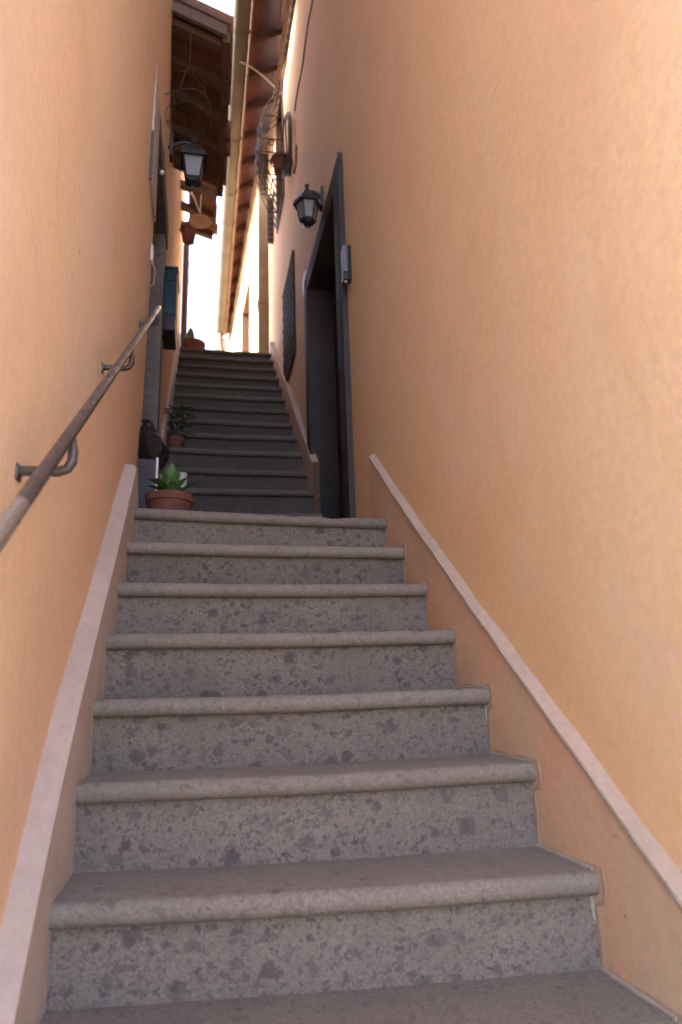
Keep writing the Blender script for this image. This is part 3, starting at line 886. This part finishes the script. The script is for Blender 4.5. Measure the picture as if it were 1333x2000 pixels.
# dish lamp and its pot
dl = thing('dish_lamp', (-.07, 6.1, 4.62), 'round beige enamel dish lamp hanging from the farther canopy', 'lamp')
b = part('shade', MB().lathe((-.07, 6.1, 4.67), [(.112, 0), (.115, .006), (.07, .03), (.03, .055), (.02, .075), (.001, .078)], 26), 'dish', dl, 50)
part('bulb_holder', MB().lathe((-.07, 6.1, 4.645), [(.006, 0), (.018, .01), (.02, .03)], 12), 'dish', b, 50)
part('stem', MB().tube([(-.07, 6.1, 4.74), (-.068, 6.15, 4.95), (-.065, 6.30, 5.16)], .007, 6), 'cablewhite', b)
part('cord', MB().tube([(-.07, 6.06, 4.755), (-.10, 6.03, 4.80), (-.13, 6.02, 4.88), (-.16, 6.05, 4.97), (-.17, 6.3, 5.15)], .008, 6), 'white', dl)
hp = pot('hanging_pot', (-.185, 6.35, 4.60), .085, .19, 'terracotta pot hanging at the end of the farther canopy')
part('hanger', MB().tube([(-.27, 6.35, 4.74), (-.285, 6.35, 4.74)], .006, 6).tube([(-.185+.088*math.cos(a*math.pi/10), 6.35+.088*math.sin(a*math.pi/10), 4.74) for a in range(20)], .006, 6, closed=True), 'iron', hp)

# ------------------------------------------------------------------ things on the landing and steps
def leaf(root, base, tip, width, lift, mat='leaf', name='leaf', par=None):
    a, b = Vector(base), Vector(tip)
    d = b-a
    side = d.cross(Vector((0, 0, 1)))
    side = side.normalized() if side.length > 1e-4 else Vector((1, 0, 0))
    nrm = side.cross(d).normalized()
    L = []
    for i in range(9):
        t = i/8
        c = a+d*t+nrm*lift*math.sin(math.pi*t*.9)
        w = width*(math.sin(math.pi*min(1, .08+t*.92))**.75)*(1 if i < 8 else .25)*(.35+.65*min(1, t*2.2))
        L.append([c-side*w+nrm*w*.25, c-nrm*.001, c+side*w+nrm*w*.25, c+nrm*.002])
    return part(name, MB().loft(L), mat, root, 60)
bp = pot('flower_pot', (-.128, 2.845, .694), .098, .125, 'wide terracotta bowl of green leaves on the landing edge')
part('saucer', MB().lathe((-.128, 2.845, .6945), [(.085, 0), (.108, .006), (.112, .034), (.106, .034), (.09, .012), (.001, .01)], 28), 'terra', bp, 40)
cx, cy, cz_ = -.125, 2.845, .80
for ang, ln, h, wd in ((4.7, .02, .165, .033), (5.4, .055, .13, .028), (3.9, .06, .125, .028), (.05, .14, .095, .020), (6.05, .105, .055, .018), (.3, .125, .025, .008), (3.05, .105, .095, .028), (3.3, .10, .05, .026),
                       (5.8, .085, .09, .022), (1.0, .075, .14, .024), (2.3, .085, .13, .026), (3.6, .085, .085, .026), (4.9, .075, .06, .024), (.7, .08, .09, .018), (4.2, .085, .045, .024), (2.8, .06, .05, .02)):
    leaf(bp, (cx+.012*math.cos(ang), cy+.012*math.sin(ang), cz_), (cx+ln*math.cos(ang), cy+ln*math.sin(ang), cz_+h), wd, .018)
# purple box with the black bag on it
pb = thing('cardboard_box', (-.235, 3.08, .694), 'dull purple box standing on the landing behind the plinth end', 'box')
b = part('carton', MB().box((-.275, 3.0, .694), (-.190, 3.24, 1.035), .003), 'purple', pb)
part('flap', MB().box((-.198, 2.992, .83), (-.1885, 2.999, 1.04)), 'white', b)
bm = bmesh.new()
bmesh.ops.create_icosphere(bm, subdivisions=4, radius=1)
mb = MB()
for v_ in bm.verts:
    p = v_.co.copy()
    f = 1+.16*nz(p.x*2.2, p.y*2.2, p.z*1.5)+.07*nz(p.x*6, p.y*6, p.z*3+4)
    f += .06*math.sin(math.atan2(p.y, p.x)*9+p.z*2)*max(0, p.z)
    taper = 1-.35*max(0, p.z)**1.5
    v_.co = Vector((-.222+.070*p.x*f*taper-.034*max(0, p.z)+.012*max(0, -p.z), 3.14+.10*p.y*f*taper, 1.125+(.10 if p.z < 0 else .135)*p.z*f))
    v_.co.z = max(v_.co.z, 1.037)
    v_.co.x = max(v_.co.x, -.286)
bm.verts.index_update()
mb.add([v_.co for v_ in bm.verts], [tuple(x.index for x in f.verts) for f in bm.faces])
bm.free()
bg_ = thing('plastic_bag', (-.24, 3.14, 1.036), 'knotted shiny black plastic bag lying on the purple box', 'bag')
part('sack', mb, 'bag', bg_, 60)
part('knot', MB().lathe((-.262, 3.14, 1.245), [(.016, 0), (.012, .012), (.022, .028), (.018, .03), (.004, .02)], 9), 'bag', bg_, 40)
# pots on the upper steps
zs9 = 1.331+.2195
p3 = pot('flower_pot', (-.195, 4.50, 1.335), .045, .085, 'small terracotta pot with a wilted sprig on the lowest upper step')
for a in range(5):
    leaf(p3, (-.195, 4.5, 1.41), (-.195+.05*math.cos(a*1.3), 4.5+.05*math.sin(a*1.3), 1.47+.01*a), .011, .006, 'leafdark')
wc = thing('watering_cup', (-.125, 4.47, 1.334), 'white plastic cup beside the small pot on the upper steps', 'cup')
b = part('cup_body', MB().lathe((-.125, 4.47, 1.334), [(.026, 0), (.036, .11), (.033, .11), (.024, .006), (.001, .006)], 18), 'white', wc, 40)
part('rim', MB().tube([(-.125+.036*math.cos(a*math.pi/9), 4.47+.036*math.sin(a*math.pi/9), 1.444) for a in range(18)], .0025, 5, closed=True), 'white', b)
dp = pot('flower_pot', (-.195, 4.98, 1.775), .066, .115, 'terracotta pot with a bushy grey leafed plant on the shaded steps')
for i in range(120):
    a = random.uniform(0, 6.28); rr = random.uniform(.0, .17); h = random.uniform(.05, .36)
    b0 = Vector((-.19+rr*.6*math.cos(a), 4.98+rr*.6*math.sin(a), 1.87+h*.75))
    leaf(dp, b0, b0+Vector((.05*math.cos(a), .05*math.sin(a), random.uniform(-.03, .03))), .012, .006, 'leafdark')
for i in range(6):
    a = i*1.05
    part('stem', MB().tube([(-.195, 4.98, 1.86), (-.19+.03*math.cos(a), 4.98+.03*math.sin(a), 1.96), (-.19+.07*math.cos(a), 4.98+.07*math.sin(a), 2.08)], .003, 5), 'leafdark', dp)
cp = pot('flower_pot', (-.118, 7.30, 3.746), .135, .20, 'wide terracotta pot with a cactus at the head of the stairs')
mb = MB()
rr = []
for i in range(12):
    t = i/11
    r = .042*(math.sin(math.pi*min(1, .25+t*.75)))**.5 if t < 1 else .004
    rr.append([Vector((-.155+r*(1+.14*math.cos(a*math.pi/12*10))*math.cos(a*math.pi/12), 7.30+r*(1+.14*math.cos(a*math.pi/12*10))*math.sin(a*math.pi/12), 3.92+.23*t)) for a in range(24)])
part('cactus_stem', mb.loft(rr), 'cactus', cp, 60)
for k, (dx, dy, h) in enumerate(((-.06, .0, .12), (.03, .03, .07), (-.03, -.05, .08))):
    mb = MB().lathe((-.155+dx, 7.3+dy, 3.92), [(.022, 0), (.03, h*.4), (.026, h*.8), (.008, h)], 12)
    part('cactus_pad', mb, 'cactus', cp, 60)

# ------------------------------------------------------------------ beyond the head of the stairs
fr_ = thing('distant_house', (.6, 15.5, 3.7), 'distant house with a low tiled roof glimpsed below the gutter', 'house')
part('wall', MB().box((.10, 14.2, -.9), (1.6, 17.5, 7.35)), 'stucco_far', fr_)
rf2 = part('roof', MB().add([(.02, 14.0, 7.30), (.02, 17.7, 7.30), (.85, 17.7, 7.95), (.85, 14.0, 7.95), (1.7, 17.7, 7.30), (1.7, 14.0, 7.30)], [(0, 1, 2, 3), (3, 2, 4, 5), (0, 3, 5), (1, 4, 2), (0, 5, 4, 1)]), 'tile', fr_)
part('chimney', MB().box((.30, 14.6, 7.3), (.48, 14.9, 8.1), .01), 'quoin', rf2)
an = thing('television_antenna', (.14, 15.0, 7.6), 'thin television antenna mast against the white sky', 'antenna')
mst = part('mast', MB().tube([(.14, 15.0, 7.35), (.135, 15.0, 9.4), (.11, 15.0, 11.0)], .012, 6), 'steel', an)
for z, w_ in ((10.9, .16), (10.82, .12), (9.95, .10)):
    part('crossbar', MB().tube([(.11-w_, 15.0, z), (.11+w_, 15.0, z+.02)], .010, 5), 'steel', mst)
tag(part('hanging_cable', MB().tube([(-.23-.012*i+.02*math.sin(i*1.1), 11.0, 7.95-.115*i) for i in range(14)], .012, 5), 'cable', None, 60), 'knotted dark cable dangling beside the brown pipe against the sky', 'cable')
tag(part('overhead_wire', MB().tube([(lerp(-.28, .39, t/10), 11.4, 7.0-.06*math.sin(math.pi*t/10)) for t in range(11)], .006, 5), 'cable', None, 60), 'thin wire crossing the alley low in the bright sky', 'wire')
